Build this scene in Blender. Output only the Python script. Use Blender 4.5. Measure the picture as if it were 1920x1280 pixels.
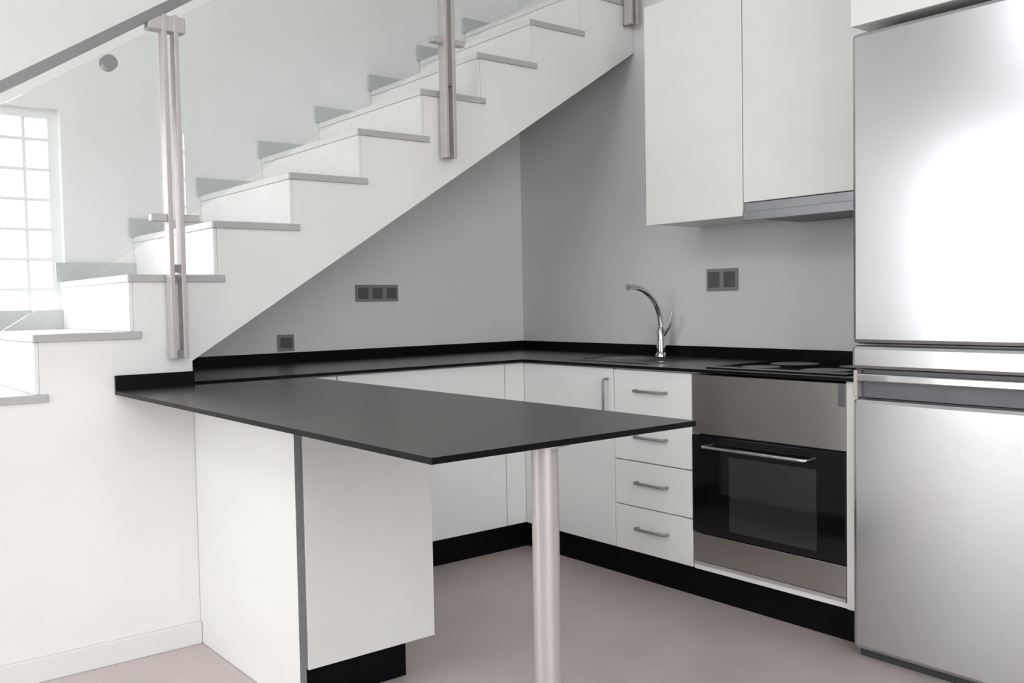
import bpy, bmesh, math
from mathutils import Matrix, Vector

for o in list(bpy.data.objects):
    bpy.data.objects.remove(o)
scene = bpy.context.scene
COL = scene.collection

# ------------------------------------------------------------------ camera
YAW, PITCH, ROLL, FPX = 0.89597, -0.04185, -0.01814, 1762.24
CAM = Vector((-3.2634, -3.9782, 1.1315))
fw = Vector((math.cos(YAW) * math.cos(PITCH), math.sin(YAW) * math.cos(PITCH), math.sin(PITCH)))
rt = Vector((math.sin(YAW), -math.cos(YAW), 0))
up = rt.cross(fw)
r2 = rt * math.cos(ROLL) + up * math.sin(ROLL)
u2 = -rt * math.sin(ROLL) + up * math.cos(ROLL)
cam_data = bpy.data.cameras.new('camera')
cam_data.sensor_width = 36
cam_data.lens = 36 * FPX / 1920
cam_data.clip_start = 0.02
cam = bpy.data.objects.new('camera', cam_data)
COL.objects.link(cam)
cam.matrix_world = Matrix(((r2.x, u2.x, -fw.x, CAM.x), (r2.y, u2.y, -fw.y, CAM.y),
                           (r2.z, u2.z, -fw.z, CAM.z), (0, 0, 0, 1)))
scene.camera = cam

# ------------------------------------------------------------------ sky, daylight portals, exposure
world = bpy.data.worlds.new('overcast_sky')
scene.world = world
world.use_nodes = True
bg = world.node_tree.nodes['Background']
bg.inputs['Color'].default_value = (0.965, 0.968, 1.0, 1)
bg.inputs['Strength'].default_value = 6.85


def portal(name, loc, rot, sx, sy):
    l = bpy.data.lights.new(name, 'AREA')
    l.shape = 'RECTANGLE'
    l.size, l.size_y = sx, sy
    l.cycles.is_portal = True
    o = bpy.data.objects.new(name, l)
    o.location, o.rotation_euler = loc, rot
    COL.objects.link(o)


H = math.pi / 2
portal('daylight_portal', (-5.32, -1.2, 1.13), (0, -H, 0), 2.3, 1.9)
portal('daylight_portal', (-3.4, -6.32, 1.95), (H, 0, 0), 3.0, 3.5)
portal('daylight_portal', (-5.32, -2.35, 3.3), (0, -H, 0), 1.2, 2.8)
portal('daylight_portal', (-2.8, 0.12, 1.5), (-H, 0, 0), 0.95, 0.9)

vs = scene.view_settings
vs.view_transform = 'Standard'
vs.look = 'None'
vs.gamma = 1
vs.use_curve_mapping = False
vs.exposure = 0.0

# ------------------------------------------------------------------ materials
def mat(name, col, rough=0.5, metal=0.0, spec=0.5, var=0.0, scale=8.0, bump=0.0, bscale=60.0, stretch=None, col2=None, coat=0.0):
    m = bpy.data.materials.new(name)
    m.use_nodes = True
    nt = m.node_tree
    b = nt.nodes['Principled BSDF']
    b.inputs['Base Color'].default_value = (*col, 1)
    b.inputs['Roughness'].default_value = rough
    b.inputs['Metallic'].default_value = metal
    b.inputs['Specular IOR Level'].default_value = spec
    b.inputs['Coat Weight'].default_value = coat
    tc = nt.nodes.new('ShaderNodeTexCoord')
    mp = nt.nodes.new('ShaderNodeMapping')
    nt.links.new(tc.outputs['Object'], mp.inputs['Vector'])
    if stretch:
        mp.inputs['Scale'].default_value = stretch
    if var or col2:
        n = nt.nodes.new('ShaderNodeTexNoise')
        n.inputs['Scale'].default_value = scale
        n.inputs['Detail'].default_value = 6
        nt.links.new(mp.outputs['Vector'], n.inputs['Vector'])
        r = nt.nodes.new('ShaderNodeValToRGB')
        c2 = col2 or tuple(min(1, c * (1 + var)) for c in col)
        c1 = col if col2 else tuple(c * (1 - var) for c in col)
        r.color_ramp.elements[0].position = 0.35
        r.color_ramp.elements[1].position = 0.65
        r.color_ramp.elements[0].color = (*c1, 1)
        r.color_ramp.elements[1].color = (*c2, 1)
        nt.links.new(n.outputs['Fac'], r.inputs['Fac'])
        nt.links.new(r.outputs['Color'], b.inputs['Base Color'])
    if bump:
        n2 = nt.nodes.new('ShaderNodeTexNoise')
        n2.inputs['Scale'].default_value = bscale
        n2.inputs['Detail'].default_value = 3
        nt.links.new(mp.outputs['Vector'], n2.inputs['Vector'])
        bp = nt.nodes.new('ShaderNodeBump')
        bp.inputs['Strength'].default_value = bump
        bp.inputs['Distance'].default_value = 0.004
        nt.links.new(n2.outputs['Fac'], bp.inputs['Height'])
        nt.links.new(bp.outputs['Normal'], b.inputs['Normal'])
    return m


def glass(name, tint, refl=0.9, ior=1.5):
    m = bpy.data.materials.new(name)
    m.use_nodes = True
    nt = m.node_tree
    for n in list(nt.nodes):
        nt.nodes.remove(n)
    out = nt.nodes.new('ShaderNodeOutputMaterial')
    tr = nt.nodes.new('ShaderNodeBsdfTransparent')
    tr.inputs['Color'].default_value = (*tint, 1)
    gl = nt.nodes.new('ShaderNodeBsdfGlossy')
    gl.inputs['Roughness'].default_value = 0.03
    gl.inputs['Color'].default_value = (refl, refl, refl, 1)
    fr = nt.nodes.new('ShaderNodeFresnel')
    geo = nt.nodes.new('ShaderNodeNewGeometry')      # same surface reflectance when a ray leaves the pane
    mr = nt.nodes.new('ShaderNodeMapRange')
    mr.inputs['To Min'].default_value = ior
    mr.inputs['To Max'].default_value = 1 / ior
    nt.links.new(geo.outputs['Backfacing'], mr.inputs['Value'])
    nt.links.new(mr.outputs['Result'], fr.inputs['IOR'])
    mx = nt.nodes.new('ShaderNodeMixShader')
    nt.links.new(fr.outputs['Fac'], mx.inputs['Fac'])
    nt.links.new(tr.outputs['BSDF'], mx.inputs[1])
    nt.links.new(gl.outputs['BSDF'], mx.inputs[2])
    nt.links.new(mx.outputs['Shader'], out.inputs['Surface'])
    return m


M = dict(
    plaster=mat('white_wall_paint', (0.80, 0.785, 0.765), 0.75, var=0.02, scale=3, bump=0.05, bscale=90),
    kitchen_wall=mat('pale_grey_kitchen_wall', (0.68, 0.68, 0.68), 0.7, var=0.015, scale=3, bump=0.05, bscale=90),  # even grey, set darker than the other walls
    ceiling=mat('white_ceiling_paint', (0.84, 0.84, 0.83), 0.8, var=0.01),
    floor=mat('greige_floor_tile', (0.54, 0.465, 0.44), 0.36, var=0.07, scale=2.2),
    ground=mat('pale_terrace', (0.42, 0.42, 0.38), 0.9, var=0.1, scale=1.5),
    white=mat('white_cabinet_lacquer', (0.77, 0.765, 0.745), 0.32, var=0.01),
    panel_edge=mat('grey_panel_edge', (0.20, 0.20, 0.20), 0.5, var=0.05),
    granite=mat('dark_polished_granite', (0.040, 0.036, 0.033), 0.27, spec=0.6, col2=(0.062, 0.057, 0.053), scale=160),
    kick=mat('black_kickboard', (0.003, 0.003, 0.004), 0.5, spec=0.08, var=0.2),
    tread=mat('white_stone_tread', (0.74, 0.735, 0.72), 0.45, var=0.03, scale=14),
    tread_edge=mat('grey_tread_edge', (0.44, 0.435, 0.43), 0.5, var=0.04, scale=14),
    upstand=mat('black_stone_upstand', (0.004, 0.004, 0.004), 0.35, spec=0.12, var=0.1),
    oven_steel=mat('dark_stainless', (0.52, 0.50, 0.48), 0.2, 1.0, var=0.03, scale=40, stretch=(1, 60, 1)),
    riser=mat('white_stone_riser', (0.80, 0.795, 0.78), 0.4, var=0.02, scale=10),
    skirt=mat('grey_skirting_tile', (0.50, 0.52, 0.51), 0.45, var=0.05),
    base=mat('white_baseboard_paint', (0.74, 0.73, 0.71), 0.5, var=0.01),
    steel=mat('brushed_stainless', (0.55, 0.55, 0.565), 0.22, 1.0, var=0.01, scale=40, stretch=(1, 60, 1)),
    post=mat('satin_steel_post', (0.50, 0.47, 0.46), 0.5, 0.35, var=0.03, scale=30),
    rail=mat('dark_satin_handrail', (0.24, 0.24, 0.24), 0.45, 0.3, var=0.03),
    chrome=mat('chrome', (0.70, 0.71, 0.72), 0.10, 1.0, var=0.01),
    alu=mat('pale_aluminium', (0.47, 0.435, 0.42), 0.38, 0.45, var=0.02),
    blackglass=mat('black_oven_glass', (0.004, 0.004, 0.005), 0.05, spec=0.5, var=0.1),
    tintglass=mat('smoked_oven_window', (0.02, 0.023, 0.023), 0.06, spec=0.9, var=0.1),
    dark=mat('dark_recess', (0.03, 0.03, 0.034), 0.5, var=0.05),
    grip=mat('dark_grey_grip', (0.12, 0.12, 0.135), 0.4, 0.3, var=0.05),
    hood=mat('grey_hood_metal', (0.30, 0.305, 0.32), 0.35, 0.9, var=0.04),
    socket=mat('grey_socket_plate', (0.24, 0.24, 0.235), 0.4, var=0.03),
    socket_in=mat('dark_socket_module', (0.10, 0.10, 0.10), 0.45, var=0.05),
    frame=mat('white_window_frame', (0.80, 0.80, 0.79), 0.4, var=0.01),
    bar=mat('pale_grey_window_bar', (0.78, 0.77, 0.76), 0.5, var=0.02),
    bal_glass=glass('greenish_balustrade_glass', (0.965, 0.982, 0.98), 0.7),
    win_glass=glass('clear_window_glass', (0.97, 0.98, 0.98), 0.8),
)

# ------------------------------------------------------------------ builders
def finish(name, bm, m, parent=None, bevel=0.0, smooth=False, origin=None):
    bmesh.ops.remove_doubles(bm, verts=bm.verts, dist=1e-6)
    if bevel:
        bmesh.ops.bevel(bm, geom=list(bm.edges), offset=bevel, segments=2, profile=0.5, affect='EDGES', clamp_overlap=True)
    bmesh.ops.recalc_face_normals(bm, faces=bm.faces)
    if origin is None:
        if parent is not None:
            origin = None
        xs = [v.co for v in bm.verts]
        lo = Vector((min(c.x for c in xs), min(c.y for c in xs), min(c.z for c in xs)))
        hi = Vector((max(c.x for c in xs), max(c.y for c in xs), max(c.z for c in xs)))
        origin = Vector(((lo.x + hi.x) / 2, (lo.y + hi.y) / 2, lo.z))
    for v in bm.verts:
        v.co -= origin
    me = bpy.data.meshes.new(name)
    bm.to_mesh(me)
    bm.free()
    me.materials.append(M[m])
    if smooth:
        for p in me.polygons:
            p.use_smooth = True
        me.set_sharp_from_angle(angle=math.radians(40))
    o = bpy.data.objects.new(name, me)
    COL.objects.link(o)
    put(o, origin, parent)
    return o


WORLD = {}


def put(o, world, parent):
    WORLD[o.name] = Vector(world)
    if parent is not None:
        o.parent = parent
        o.location = Vector(world) - WORLD[parent.name]
    else:
        o.location = world


def add_box(bm, lo, hi):
    lo, hi = [min(a, b) for a, b in zip(lo, hi)], [max(a, b) for a, b in zip(lo, hi)]
    v = [bm.verts.new((x, y, z)) for x in (lo[0], hi[0]) for y in (lo[1], hi[1]) for z in (lo[2], hi[2])]
    for f in ((0, 1, 3, 2), (4, 6, 7, 5), (0, 4, 5, 1), (2, 3, 7, 6), (0, 2, 6, 4), (1, 5, 7, 3)):
        bm.faces.new([v[i] for i in f])


def box(name, lo, hi, m, parent=None, bevel=0.0):
    bm = bmesh.new()
    add_box(bm, lo, hi)
    return finish(name, bm, m, parent, bevel)


def grid(name, us, vs_, skip, t0, t1, plane, m, parent=None, bevel=0.0):
    """slab in a plane with whole cells left out; plane 'xy','xz','yz'"""
    def P(u, v, t):
        return {'xy': (u, v, t), 'xz': (u, t, v), 'yz': (t, u, v)}[plane]
    bm = bmesh.new()
    cells = {(i, j) for i in range(len(us) - 1) for j in range(len(vs_) - 1)
             if not skip((us[i] + us[i + 1]) / 2, (vs_[j] + vs_[j + 1]) / 2)}
    cache = {}

    def V(i, j, k):
        if (i, j, k) not in cache:
            cache[(i, j, k)] = bm.verts.new(P(us[i], vs_[j], (t0, t1)[k]))
        return cache[(i, j, k)]
    for i, j in cells:
        for k in (0, 1):
            bm.faces.new([V(i, j, k), V(i + 1, j, k), V(i + 1, j + 1, k), V(i, j + 1, k)])
        for di, dj, a, b in ((-1, 0, (0, 0), (0, 1)), (1, 0, (1, 0), (1, 1)), (0, -1, (0, 0), (1, 0)), (0, 1, (0, 1), (1, 1))):
            if (i + di, j + dj) not in cells:
                bm.faces.new([V(i + a[0], j + a[1], 0), V(i + b[0], j + b[1], 0), V(i + b[0], j + b[1], 1), V(i + a[0], j + a[1], 1)])
    return finish(name, bm, m, parent, bevel)


def prism(name, pts, axis, a, b, m, parent=None, bevel=0.0):
    """extrude a 2D outline; axis 'y': pts are (x,z); axis 'x': pts are (y,z); axis 'z': pts are (x,y)"""
    def P(p, t):
        return {'y': (p[0], t, p[1]), 'x': (t, p[0], p[1]), 'z': (p[0], p[1], t)}[axis]
    bm = bmesh.new()
    va = [bm.verts.new(P(p, a)) for p in pts]
    vb = [bm.verts.new(P(p, b)) for p in pts]
    f1, f2 = bm.faces.new(va), bm.faces.new(vb)
    n = len(pts)
    for i in range(n):
        bm.faces.new([va[i], va[(i + 1) % n], vb[(i + 1) % n], vb[i]])
    bmesh.ops.triangulate(bm, faces=[f for f in bm.faces if len(f.verts) > 4])
    return finish(name, bm, m, parent, 0)


def tube(name, pts, radii, m, parent=None, seg=20):
    bm = bmesh.new()
    pts = [Vector(p) for p in pts]
    if not isinstance(radii, (list, tuple)):
        radii = [radii] * len(pts)
    rings = []
    ref = None
    for i, p in enumerate(pts):
        d = (pts[min(i + 1, len(pts) - 1)] - pts[max(i - 1, 0)]).normalized()
        if ref is None:
            ref = Vector((1, 0, 0)) if abs(d.x) < 0.8 else Vector((0, 1, 0))
        a = (ref - d * ref.dot(d)).normalized()
        ref = a
        b = d.cross(a)
        rings.append([bm.verts.new(p + (a * math.cos(t) + b * math.sin(t)) * radii[i])
                      for t in [2 * math.pi * k / seg for k in range(seg)]])
    for r1, r2_ in zip(rings, rings[1:]):
        for k in range(seg):
            bm.faces.new([r1[k], r1[(k + 1) % seg], r2_[(k + 1) % seg], r2_[k]])
    bm.faces.new(rings[0])
    bm.faces.new(rings[-1])
    return finish(name, bm, m, parent, 0, smooth=True)


def tag(o, label, cat=None, group=None):
    o['label'] = label
    if cat:
        o['category'] = cat
    if group:
        o['group'] = group
    return o


def struct(o, label=None, cat='wall'):
    o['kind'] = 'structure'
    if label:
        o['label'] = label
        o['category'] = cat
    return o


def thing(name, loc, label, cat, group=None, structure=False):
    o = bpy.data.objects.new(name, None)
    o.empty_display_size = 0.1
    COL.objects.link(o)
    put(o, loc, None)
    tag(o, label, cat, group)
    if structure:
        o['kind'] = 'structure'
    return o


# ------------------------------------------------------------------ room shell
XL, YF, ZC = -5.2, -6.2, 4.2          # left wall, wall behind the camera, ceiling
PY = -0.856                           # face of the staircase towards the kitchen
struct(box('ground', (-30, -30, -0.4), (25, 25, -0.2), 'ground'), 'pale ground outside the house', 'ground')
struct(box('floor', (XL, YF, -0.2), (0, 0, 0), 'floor'), 'greige glossy floor of the open kitchen', 'floor')
struct(box('ceiling', (XL - 0.2, YF - 0.2, ZC), (0.2, 0.2, ZC + 0.2), 'ceiling'), 'high white ceiling over the whole room', 'ceiling')
WX0, WX1, WZ0, WZ1 = -3.25, -2.318, 1.06, 1.915
struct(grid('wall_back', [XL - 0.2, WX0, WX1, 0.2], [-0.2, WZ0, WZ1, ZC],
            lambda u, v: WX0 < u < WX1 and WZ0 < v < WZ1, 0.0, 0.2, 'xz', 'plaster'),
       'white wall behind the staircase and under it', 'wall')
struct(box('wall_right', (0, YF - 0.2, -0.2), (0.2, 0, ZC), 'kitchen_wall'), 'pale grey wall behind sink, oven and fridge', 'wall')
struct(grid('wall_left', [YF, -3.75, -2.15, -0.95, -0.25, 0], [-0.2, 0, 2.26, 2.7, 3.9, ZC],
            lambda u, v: (-2.15 < u < -0.25 and 0 < v < 2.26) or (-3.75 < u < -0.95 and 2.7 < v < 3.9), XL - 0.2, XL, 'yz', 'plaster'),
       'white wall with the wide glazed doors', 'wall')
struct(grid('wall_front', [XL - 0.2, -4.9, -1.9, 0], [-0.2, 0.2, 3.7, ZC],
            lambda u, v: -4.9 < u < -1.9 and 0.2 < v < 3.7, YF - 0.2, YF, 'xz', 'plaster'),
       'white wall with an unseen window facing the stairs', 'wall')

# small window with a square grille behind the stairs
w = thing('window_1', ((WX0 + WX1) / 2, 0.08, WZ0), 'small bright window with a square grid of bars behind the stairs', 'window', structure=True)
f = 0.035
grid('window_frame', [WX0, WX0 + f, WX1 - f, WX1], [WZ0, WZ0 + f, WZ1 - f, WZ1],
     lambda u, v: WX0 + f < u < WX1 - f and WZ0 + f < v < WZ1 - f, 0.05, 0.11, 'xz', 'frame', w)
box('pane', (WX0 + f, 0.076, WZ0 + f), (WX1 - f, 0.084, WZ1 - f), 'win_glass', w)
x = WX1 - 0.118
while x > WX0 + 0.06:
    box('glazing_bar', (x - 0.006, 0.06, WZ0 + f), (x + 0.006, 0.075, WZ1 - f), 'bar', w)
    x -= 0.118
z = WZ1 - 0.118
while z > WZ0 + 0.05:
    box('glazing_bar', (WX0 + f, 0.045, z - 0.006), (WX1 - f, 0.0595, z + 0.006), 'bar', w)
    z -= 0.1165


def big_window(name, label, plane, u0, u1, v0, v1, t, n):
    c = {'yz': (t, (u0 + u1) / 2, v0), 'xz': ((u0 + u1) / 2, t, v0)}[plane]
    w_ = thing(name, c, label, 'window', structure=True)
    step = (u1 - u0) / n
    f_ = 0.06
    us = [u0]
    for i in range(n):
        us += [u0 + i * step + f_, u0 + (i + 1) * step - f_]
    us = sorted(set(us + [u0 + i * step for i in range(n + 1)]))

    def hole(u, v):
        r = (u - u0) % step
        return f_ < r < step - f_ and v0 + f_ < v < v1 - f_
    grid('window_frame', us, [v0, v0 + f_, v1 - f_, v1], hole, t - 0.03, t + 0.03, plane, 'frame', w_)
    for i in range(n):
        a, b = u0 + i * step + f_, u0 + (i + 1) * step - f_
        if plane == 'yz':
            box('pane', (t - 0.004, a, v0 + f_), (t + 0.004, b, v1 - f_), 'win_glass', w_)
        else:
            box('pane', (a, t - 0.004, v0 + f_), (b, t + 0.004, v1 - f_), 'win_glass', w_)
    return w_


big_window('window_2', 'wide white-framed glazed doors lighting the kitchen from the side', 'yz', -2.15, -0.25, 0.0, 2.26, XL - 0.06, 2)
big_window('unseen_front_window', 'unseen white-framed window facing the stairs, sized for front light', 'xz', -4.9, -1.9, 0.2, 3.7, YF - 0.06, 3)  # unseen window, enlarged to bring in more light from the front
big_window('added_high_window', 'unseen white-framed high window added above the glazed doors for daylight', 'yz', -3.75, -0.95, 2.7, 3.9, XL - 0.06, 3)  # unseen window, added to brighten the whole room

# ------------------------------------------------------------------ staircase
RISE, GOING = 0.183, 0.283
NX = -2.137                             # where the niche under the stairs begins


def step_x(k):
    return -2.335 + GOING * k


def step_z(k):
    return 1.242 + RISE * k


K0, K1 = -6, 7
st = thing('staircase', (-2.2, PY / 2, 0), 'white staircase with grey stone treads rising over the kitchen niche', 'staircase')
TT = 0.024
SOFF = 0.6255


def soffit(x_):
    return 0.955 + SOFF * (x_ - NX)


bm = bmesh.new()
cuts = sorted([step_x(k) + 0.012 for k in range(K0, K1 + 1)] + [NX, -0.002])
for xa, xb in zip(cuts, cuts[1:]):
    k = max(k for k in range(K0, K1 + 1) if step_x(k) + 0.012 <= xa + 1e-6)
    top = step_z(k) - TT
    za, zb = (0.0, 0.0) if xb <= NX + 1e-6 else (soffit(xa), soffit(xb))
    v = [bm.verts.new((x_, y_, z_)) for y_ in (PY, -0.002) for x_, z_ in ((xa, za), (xb, zb), (xb, top), (xa, top))]
    for f in ((0, 1, 2, 3), (4, 5, 6, 7), (0, 1, 5, 4), (1, 2, 6, 5), (2, 3, 7, 6), (3, 0, 4, 7)):
        bm.faces.new([v[i] for i in f])
finish('stair_flight', bm, 'plaster', st)
for k in range(K0, K1 + 1):
    xe = step_x(k + 1) + 0.012 if k < K1 else -0.003
    tr = box('tread', (step_x(k) - 0.004, PY + 0.0005, step_z(k) - TT), (xe - 0.001, -0.003, step_z(k)), 'tread', st, 0.003)
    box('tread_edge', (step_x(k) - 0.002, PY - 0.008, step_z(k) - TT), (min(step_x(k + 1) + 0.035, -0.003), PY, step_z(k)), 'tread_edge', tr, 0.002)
    box('riser', (step_x(k), PY + 0.001, (step_z(k - 1) if k > K0 else 0) + 0.001), (step_x(k) + 0.011, -0.003, step_z(k) - TT - 0.001), 'riser', st)
    # stepped skirting tiles along the far wall
    box('skirting_tile', (step_x(k) - 0.02, -0.016, step_z(k) + 0.001), (min(xe + 0.0, -0.004) - 0.013, -0.003, step_z(k) + 0.075), 'skirt', st)
struct(box('baseboard_stair', (step_x(K0) + 0.02, PY - 0.014, 0.0), (NX - 0.001, PY - 0.0005, 0.075), 'base', bevel=0.003),
       'low white baseboard along the foot of the stair wall', 'baseboard')

# ------------------------------------------------------------------ glass balustrade on the stair side
bal = thing('glass_balustrade', (-2.19, PY - 0.05, 0.96), 'glass stair balustrade with paired steel posts and dark handrail', 'balustrade')


def nose(x_):
    return 1.242 + RISE / GOING * (x_ + 2.335)


def rail_z(x_):
    return 1.781 + 0.65 * (x_ + 2.689)


BY = PY - 0.045
for i, (px, zb) in enumerate(((-3.29, 0.245), (-2.197, 0.968), (-1.104, 1.705), (-0.06, 2.40))):
    zt = rail_z(px) - 0.028
    pe = bpy.data.objects.new('post', None)
    COL.objects.link(pe)
    put(pe, (px, BY, zb), bal)
    for s in (-1, 1):
        box('flat_bar', (px + s * 0.0185 - 0.0075, BY - 0.022, zb), (px + s * 0.0185 + 0.0075, BY + 0.022, zt), 'post', pe, 0.002)
    for zz in (zb, zb + 0.28):
        box('spacer', (px - 0.0108, BY - 0.018, zz), (px + 0.0108, BY + 0.018, zz + 0.025), 'rail', pe)
        tube('fixing_bolt', [(px, PY - 0.001, zz + 0.0125), (px, BY + 0.019, zz + 0.0125)], 0.009, 'rail', pe, 12)
    box('rail_bracket', (px - 0.07, BY - 0.02, zt - 0.055), (px + 0.05, BY + 0.021, zt - 0.005), 'post', pe, 0.004)
    for s in (-1, 1):
        cx_ = px + s * 0.052
        cz_ = zb + 0.455
        box('glass_clamp', (cx_ - 0.026, BY - 0.016, cz_ - 0.012), (cx_ + 0.026, BY + 0.016, cz_ + 0.012), 'post', pe, 0.003)
for xa, xb in ((-3.25, -2.235), (-2.159, -1.142), (-1.066, -0.11)):
    g0, g1 = 0.075, -0.03
    prism('glass_panel', [(xa, nose(xa) + g0), (xb, nose(xb) + g0), (xb, rail_z(xb) + g1 - 0.02), (xa, rail_z(xa) + g1 - 0.02)],
          'y', BY - 0.005, BY + 0.005, 'bal_glass', bal)
prism('handrail', [(-3.9, rail_z(-3.9) - 0.016), (-0.03, rail_z(-0.03) - 0.016), (-0.03, rail_z(-0.03) + 0.018), (-3.9, rail_z(-3.9) + 0.018)],
      'y', BY - 0.022, BY + 0.022, 'rail', bal)
tube('glass_stud', [(-2.385, BY - 0.016, 1.895), (-2.385, BY + 0.016, 1.895)], 0.024, 'rail', bal, 16)

# ------------------------------------------------------------------ worktop with peninsula
DA, DB = 0.691, 0.572                   # worktop depth on the back wall and on the right wall
Z0, Z1, ZS = 0.860, 0.872, 0.921
XPL, XPR, YPN = -2.389, -1.712, -2.663
EY = -2.347                             # end of the right-hand run
SX0, SX1, SY0, SY1 = -0.47, -0.17, -1.36, -0.93   # sink cut-out
wt = thing('kitchen_worktop', (-1.2, -1.0, Z0), 'black polished worktop running round the corner into a long peninsula', 'worktop')


def not_top(u, v):
    if SX0 < u < SX1 and SY0 < v < SY1:
        return True
    if XPL < u < XPR and YPN < v < PY - 0.002 and u > XPL:
        return False
    if NX + 0.003 < u and v > -DA:
        return False
    if u > -DB and v > EY:
        return False
    return True


grid('slab', [XPL, NX + 0.003, XPR, -DB, SX0, SX1, -0.002], [YPN, EY, SY0, SY1, PY - 0.002, -DA, -0.002], not_top, Z0, Z1, 'xy', 'granite', wt)
slab = wt.children[0]
slab.data.materials.append(M['upstand'])        # vertical faces blacker than the top
for p in slab.data.polygons:
    if abs(p.normal.z) < 0.5:
        p.material_index = 1
box('upstand', (NX + 0.004, -0.016, Z1), (-0.0175, -0.003, ZS), 'upstand', wt)
box('upstand', (-0.016, EY, Z1), (-0.003, -0.003, ZS), 'upstand', wt)
box('upstand', (XPL, PY - 0.016, Z1), (NX, PY - 0.003, ZS), 'upstand', wt)
LX, LY, LR = -2.085, -2.60, 0.0265
leg = tube('support_leg', [(LX, LY, 0.012), (LX, LY, Z0 - 0.006)], LR, 'alu', wt, 32)
tag(leg, 'round pale metal leg')
tube('leg_flange', [(LX, LY, Z0 - 0.006), (LX, LY, Z0 - 0.0005)], 0.05, 'alu', leg, 24)
tube('leg_foot', [(LX, LY, 0.0), (LX, LY, 0.012)], 0.032, 'grip', leg, 24)

# ------------------------------------------------------------------ base cabinets
KZ = 0.12


def handle(name, a, b, out, m, parent):
    """bar handle between two points, standing off the front by vector out"""
    a, b, out = Vector(a), Vector(b), Vector(out)
    d = (b - a).normalized()
    return tube(name, [a, a + out * 0.8, a + out + d * 0.006, b + out - d * 0.006, b + out * 0.8, b], 0.0055, m, parent, 10)


# peninsula cabinet, seen end on, with its tall side panel
YD = -1.6085
pc = thing('peninsula_cabinet', (-1.91, -1.15, 0), 'white base cabinet under the peninsula with one plain door on black plinth', 'cabinet')
box('body', (-2.116, YD + 0.021, KZ), (-1.695, PY - 0.02, Z0 - 0.001), 'white', pc)
box('door', (-2.112, YD, KZ), (-1.690, YD + 0.019, Z0 - 0.012), 'white', pc, 0.002)
box('kickboard', (-2.112, YD + 0.05, 0.001), (-1.765, YD + 0.066, KZ - 0.001), 'kick', pc)
sp = box('side_panel', (-2.137, YD + 0.002, 0.001), (-2.1175, PY - 0.001, Z0 - 0.001), 'white', pc, 0.001)
tag(box('panel_edge', (-2.1365, YD - 0.0005, 0.002), (-2.118, YD + 0.0015, Z0 - 0.003), 'panel_edge', sp), 'dark grey front edge strip')

# run along the back wall
FA = -DA + 0.02
FB = -DB + 0.02
bc = thing('corner_base_cabinet', (-1.3, -0.33, 0), 'white base cabinet set in the niche behind the peninsula', 'cabinet')
box('body', (-2.13, FA + 0.021, KZ), (-0.53, -0.02, Z0 - 0.001), 'white', bc)
box('door', (-2.10, FA, KZ + 0.002), (-1.503, FA + 0.019, Z0 - 0.006), 'white', bc, 0.002)
box('door', (-1.498, FA, KZ + 0.002), (-0.664, FA + 0.019, Z0 - 0.006), 'white', bc, 0.002)
box('corner_filler', (-0.66, FA, KZ + 0.002), (FB + 0.019, FA + 0.019, Z0 - 0.006), 'white', bc, 0.002)
kb = tag(box('kickboard', (-2.1, FA + 0.04, 0.0), (FB + 0.04, FA + 0.055, KZ), 'kick'), 'short black kickboard below the niche cabinet behind the peninsula', 'kickboard')
tag(box('kickboard', (FB + 0.0405, EY + 0.012, 0.0), (FB + 0.056, FA + 0.039, KZ), 'kick'), 'long black kickboard under the drawers and oven', 'kickboard')

# sink cabinet, drawers, oven housing along the right wall
sc = thing('sink_base_cabinet', (-0.28, -0.95, 0), 'white base cabinet under the sink with a vertical bar handle', 'cabinet')
grid('body', [FB + 0.021, SX0 - 0.02, SX1 + 0.02, -0.02], [-1.246, -0.91, FA - 0.002], lambda u, v: False, KZ, 0.62, 'xy', 'white', sc)
box('rail', (FB + 0.021, -1.246, 0.78), (FB + 0.04, FA - 0.002, Z0 - 0.001), 'white', sc)
d = box('door', (FB, -1.246, KZ + 0.002), (FB + 0.019, FA - 0.004, Z0 - 0.006), 'white', sc, 0.002)
handle('handle', (FB, -1.215, 0.66), (FB, -1.215, 0.81), (-0.028, 0, 0), 'rail', d)

du = thing('drawer_unit', (-0.28, -1.455, 0), 'white four-drawer unit with short bar handles beside the oven', 'drawers')
grid('body', [FB + 0.021, -0.1], [-1.658, -1.250], lambda u, v: False, KZ, 0.655, 'xy', 'white', du)
box('upper_rail', (FB + 0.021, -1.658, 0.66), (FB + 0.06, -1.250, Z0 - 0.001), 'white', du)
hz = (Z0 - 0.006 - KZ) / 4
for k in range(4):
    a = KZ + 0.002 + k * hz
    d = box('drawer_front', (FB, -1.658, a), (FB + 0.019, -1.250, a + hz - 0.004), 'white', du, 0.002)
    handle('handle', (FB, -1.535, a + hz * 0.54), (FB, -1.378, a + hz * 0.54), (-0.026, 0, 0), 'rail', d)

oh = thing('oven_housing', (-0.28, -2.0, 0), 'white housing around the built-in oven with slim end panel', 'cabinet')
box('end_panel', (FB - 0.004, EY + 0.003, KZ), (-0.02, -2.303, Z0 - 0.001), 'white', oh, 0.0015)
box('bottom_board', (FB + 0.001, -2.3025, KZ), (-0.03, -1.664, KZ + 0.019), 'white', oh, 0.0015)
box('side_board', (FB + 0.025, -1.675, KZ + 0.02), (-0.03, -1.661, Z0 - 0.002), 'white', oh)

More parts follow.
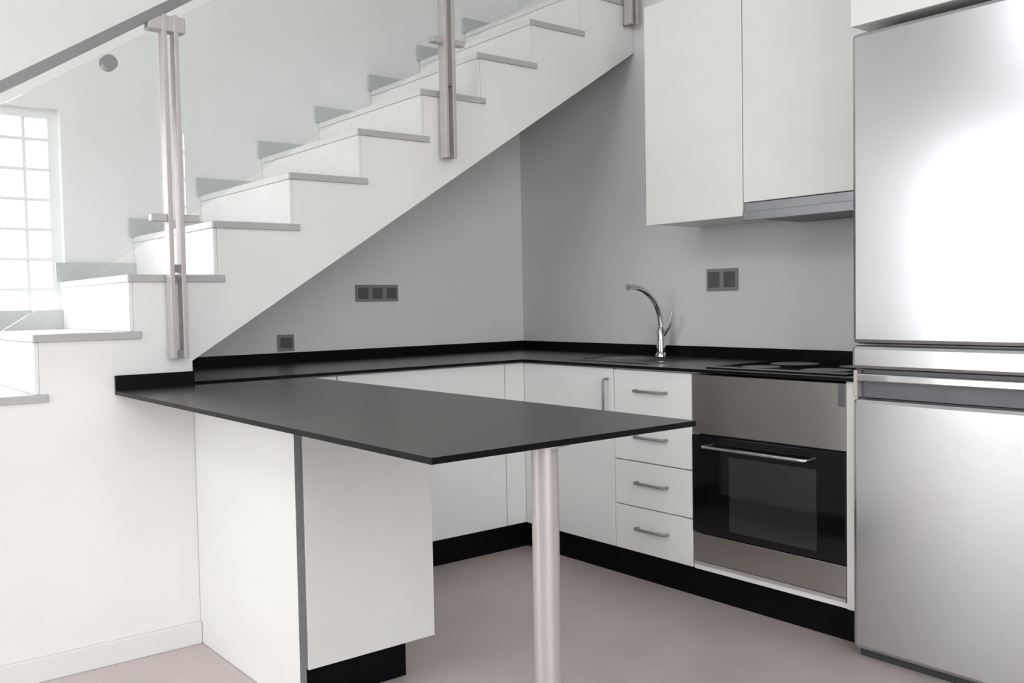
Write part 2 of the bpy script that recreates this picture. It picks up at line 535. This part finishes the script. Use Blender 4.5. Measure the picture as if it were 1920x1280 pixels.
OY0, OY1 = -2.300, -1.664
ov = thing('built_in_oven', (-0.28, -1.98, KZ + 0.02), 'built-in oven with black glass door and steel control panel', 'oven')
box('body', (FB + 0.022, -2.296, KZ + 0.022), (-0.06, -1.678, Z0 - 0.012), 'dark', ov)
cp = box('control_panel', (FB - 0.002, OY0, 0.632), (FB + 0.02, OY1, Z0 - 0.008), 'oven_steel', ov, 0.002)
box('dark_gap_strip', (FB - 0.0035, -2.296, 0.775), (FB - 0.0022, -2.272, 0.848), 'grip', cp)  # dark strip standing in for the dark gap next to the end panel
od = box('oven_door', (FB - 0.006, OY0, 0.262), (FB + 0.018, OY1, 0.627), 'blackglass', ov, 0.003)
box('oven_window', (FB - 0.0075, -2.195, 0.288), (FB - 0.0062, -1.835, 0.56), 'tintglass', od)
handle('handle', (FB - 0.006, -2.17, 0.590), (FB - 0.006, -1.735, 0.590), (-0.034, 0, 0), 'chrome', od)
lp = box('lower_panel', (FB - 0.002, OY0, KZ + 0.034), (FB + 0.018, OY1, 0.258), 'oven_steel', ov, 0.002)
box('trim_strip', (FB - 0.008, OY0, KZ + 0.0225), (FB + 0.016, OY1, KZ + 0.0325), 'alu', ov)

# ------------------------------------------------------------------ on the worktop: sink, tap, hob
sk = thing('sink', (-0.32, -1.145, Z1), 'small stainless steel sink let into the black worktop', 'sink')
rm = 0.016
grid('rim', [SX0 - rm, SX0 + 0.004, SX1 - 0.004, SX1 + rm], [SY0 - rm, SY0 + 0.004, SY1 - 0.004, SY1 + rm],
     lambda u, v: SX0 + 0.004 < u < SX1 - 0.004 and SY0 + 0.004 < v < SY1 - 0.004, Z1 + 0.0005, Z1 + 0.006, 'xy', 'chrome', sk)
bm = bmesh.new()
t = 0.004
a0, a1, b0, b1 = SX0 + 0.002, SX1 - 0.002, SY0 + 0.002, SY1 - 0.002
add_box(bm, (a0, b0, 0.70), (a1, b1, 0.704))
add_box(bm, (a0, b0, 0.704), (a0 + t, b1, Z1))
add_box(bm, (a1 - t, b0, 0.704), (a1, b1, Z1))
add_box(bm, (a0 + t, b0, 0.704), (a1 - t, b0 + t, Z1))
add_box(bm, (a0 + t, b1 - t, 0.704), (a1 - t, b1, Z1))
finish('basin', bm, 'steel', sk)
tube('drain', [(-0.32, -1.145, 0.7042), (-0.32, -1.145, 0.708)], 0.04, 'chrome', sk, 20)

TX, TY = -0.085, -1.085
tap = thing('kitchen_tap', (TX, TY, Z1), 'chrome kitchen tap with a curved spout behind the sink', 'tap')
tube('base', [(TX, TY, Z1 + 0.0005), (TX, TY, Z1 + 0.012), (TX, TY, Z1 + 0.02)], [0.027, 0.027, 0.022], 'chrome', tap, 20)
tube('body', [(TX, TY, Z1 + 0.02), (TX, TY, Z1 + 0.125), (TX, TY, Z1 + 0.135)], [0.021, 0.021, 0.014], 'chrome', tap, 20)
R = 0.19
arc = [(TX, TY, Z1 + 0.13)]
for i in range(13):
    a = math.radians(i * 7.6)
    arc.append((TX - R * (1 - math.cos(a)) * 0.95, TY, Z1 + 0.14 + 0.175 * math.sin(a)))
e = arc[-1]
arc += [(e[0] - 0.025, TY, e[2] - 0.001)]
tube('spout', arc, [0.0125] * (len(arc) - 2) + [0.0125, 0.0135], 'chrome', tap, 16)
tube('lever', [(TX, TY - 0.018, Z1 + 0.10), (TX + 0.004, TY - 0.05, Z1 + 0.14), (TX + 0.006, TY - 0.06, Z1 + 0.20)], [0.008, 0.006, 0.005], 'chrome', tap, 12)

hob = thing('glass_hob', (-0.3, -1.99, Z1), 'flat black glass hob on the worktop above the oven', 'hob')
box('glass_plate', (-0.52, -2.28, Z1 + 0.0005), (-0.07, -1.70, Z1 + 0.006), 'blackglass', hob, 0.002)
for hx, hy, hr in ((-0.40, -2.13, 0.085), (-0.40, -1.86, 0.07), (-0.19, -2.13, 0.07), (-0.19, -1.86, 0.09)):
    tube('cooking_zone', [(hx, hy, Z1 + 0.0061), (hx, hy, Z1 + 0.0067)], hr, 'grip', hob, 28)

# ------------------------------------------------------------------ wall cabinets and hood
UX, UT = -0.35, 2.34
c1 = thing('wall_cabinet', (-0.17, -1.5, 1.44), 'tall white wall cabinet with one plain door above the sink', 'wall cabinet')
box('body', (UX + 0.021, -1.743, 1.445), (-0.003, -1.252, UT), 'white', c1, 0.001)
box('door', (UX, -1.744, 1.440), (UX + 0.019, -1.250, UT), 'white', c1, 0.002)
c2 = thing('wall_cabinet', (-0.17, -2.04, 1.49), 'white wall cabinet above the extractor hood', 'wall cabinet')
box('body', (UX + 0.021, EY + 0.003, 1.492), (-0.003, -1.749, UT), 'white', c2, 0.001)
box('door', (UX, EY + 0.003, 1.490), (UX + 0.019, -1.748, UT), 'white', c2, 0.002)
hd = thing('extractor_hood', (-0.17, -2.04, 1.42), 'slim grey metal extractor hood under the wall cabinet', 'extractor hood')
box('body', (UX + 0.006, EY + 0.004, 1.432), (-0.004, -1.749, 1.4885), 'hood', hd, 0.002)
box('front_lip', (UX - 0.004, EY + 0.004, 1.421), (UX + 0.005, -1.749, 1.455), 'hood', hd, 0.002)
box('filter_panel', (UX + 0.012, EY + 0.04, 1.426), (-0.03, -1.79, 1.4315), 'grip', hd)

# ------------------------------------------------------------------ fridge and the cabinet above it
FX, FY0, FY1 = -0.62, -2.962, -2.362
fr = thing('fridge_freezer', (-0.32, -2.66, 0), 'tall stainless steel fridge freezer with two doors', 'fridge')
box('body', (FX + 0.062, FY0 + 0.004, 0.03), (-0.03, FY1 - 0.004, 1.925), 'hood', fr, 0.004)
box('foot_plinth', (FX + 0.03, FY0 + 0.01, 0.0), (FX + 0.07, FY1 - 0.01, 0.03), 'dark', fr)
fd = box('fridge_door', (FX, FY0, 0.984), (FX + 0.058, FY1, 1.93), 'steel', fr, 0.014)
box('freezer_door', (FX, FY0, 0.028), (FX + 0.058, FY1, 0.815), 'steel', fr, 0.014)
box('grip_recess', (FX + 0.03, FY0 + 0.006, 0.817), (FX + 0.06, FY1 - 0.016, 0.903), 'grip', fr)
box('handle_lip', (FX - 0.004, FY0, 0.906), (FX + 0.05, FY1, 0.979), 'steel', fd, 0.012)
gb = box('grip_bar', (FX + 0.002, FY0 + 0.004, 0.868), (FX + 0.022, FY1 - 0.016, 0.892), 'chrome', fr, 0.004)
box('edge_strip', (FX + 0.004, FY1 - 0.0155, 0.818), (FX + 0.056, FY1 - 0.002, 0.902), 'alu', fr, 0.002)

c3 = thing('bridging_cabinet', (-0.3, -2.66, 1.955), 'white cabinet over the stainless steel fridge', 'wall cabinet')
box('body', (FX + 0.03, FY0, 1.957), (-0.003, FY1 + 0.006, UT + 0.14), 'white', c3, 0.001)
box('door', (FX + 0.008, FY0, 1.955), (FX + 0.028, FY1 + 0.006, UT + 0.14), 'white', c3, 0.002)


# ------------------------------------------------------------------ wall sockets
def socket(plane, u0, u1, z0, z1, n, label):
    c = ((u0 + u1) / 2, -0.002, z0) if plane == 'A' else (-0.002, (u0 + u1) / 2, z0)
    s = thing('wall_socket', c, label, 'socket', 'kitchen wall sockets')
    def bx(nm, a, b, lo, hi, t0, t1, m, par):
        if plane == 'A':
            return box(nm, (a, -t1, lo), (b, -t0, hi), m, par, 0.0015)
        return box(nm, (-t1, a, lo), (-t0, b, hi), m, par, 0.0015)
    bx('plate', u0, u1, z0, z1, 0.001, 0.009, 'socket', s)
    w_ = (u1 - u0) / n
    for i in range(n):
        bx('socket_module', u0 + w_ * i + 0.012, u0 + w_ * (i + 1) - 0.012, z0 + 0.014, z1 - 0.014, 0.0092, 0.012, 'socket_in', s)


socket('A', -1.035, -0.80, 1.147, 1.227, 3, 'grey triple wall socket under the stairs')
socket('A', -1.44, -1.36, 0.928, 1.003, 1, 'grey single wall socket low above the black upstand')
socket('B', -1.452, -1.285, 1.165, 1.26, 2, 'grey double wall socket below the wall cabinet')
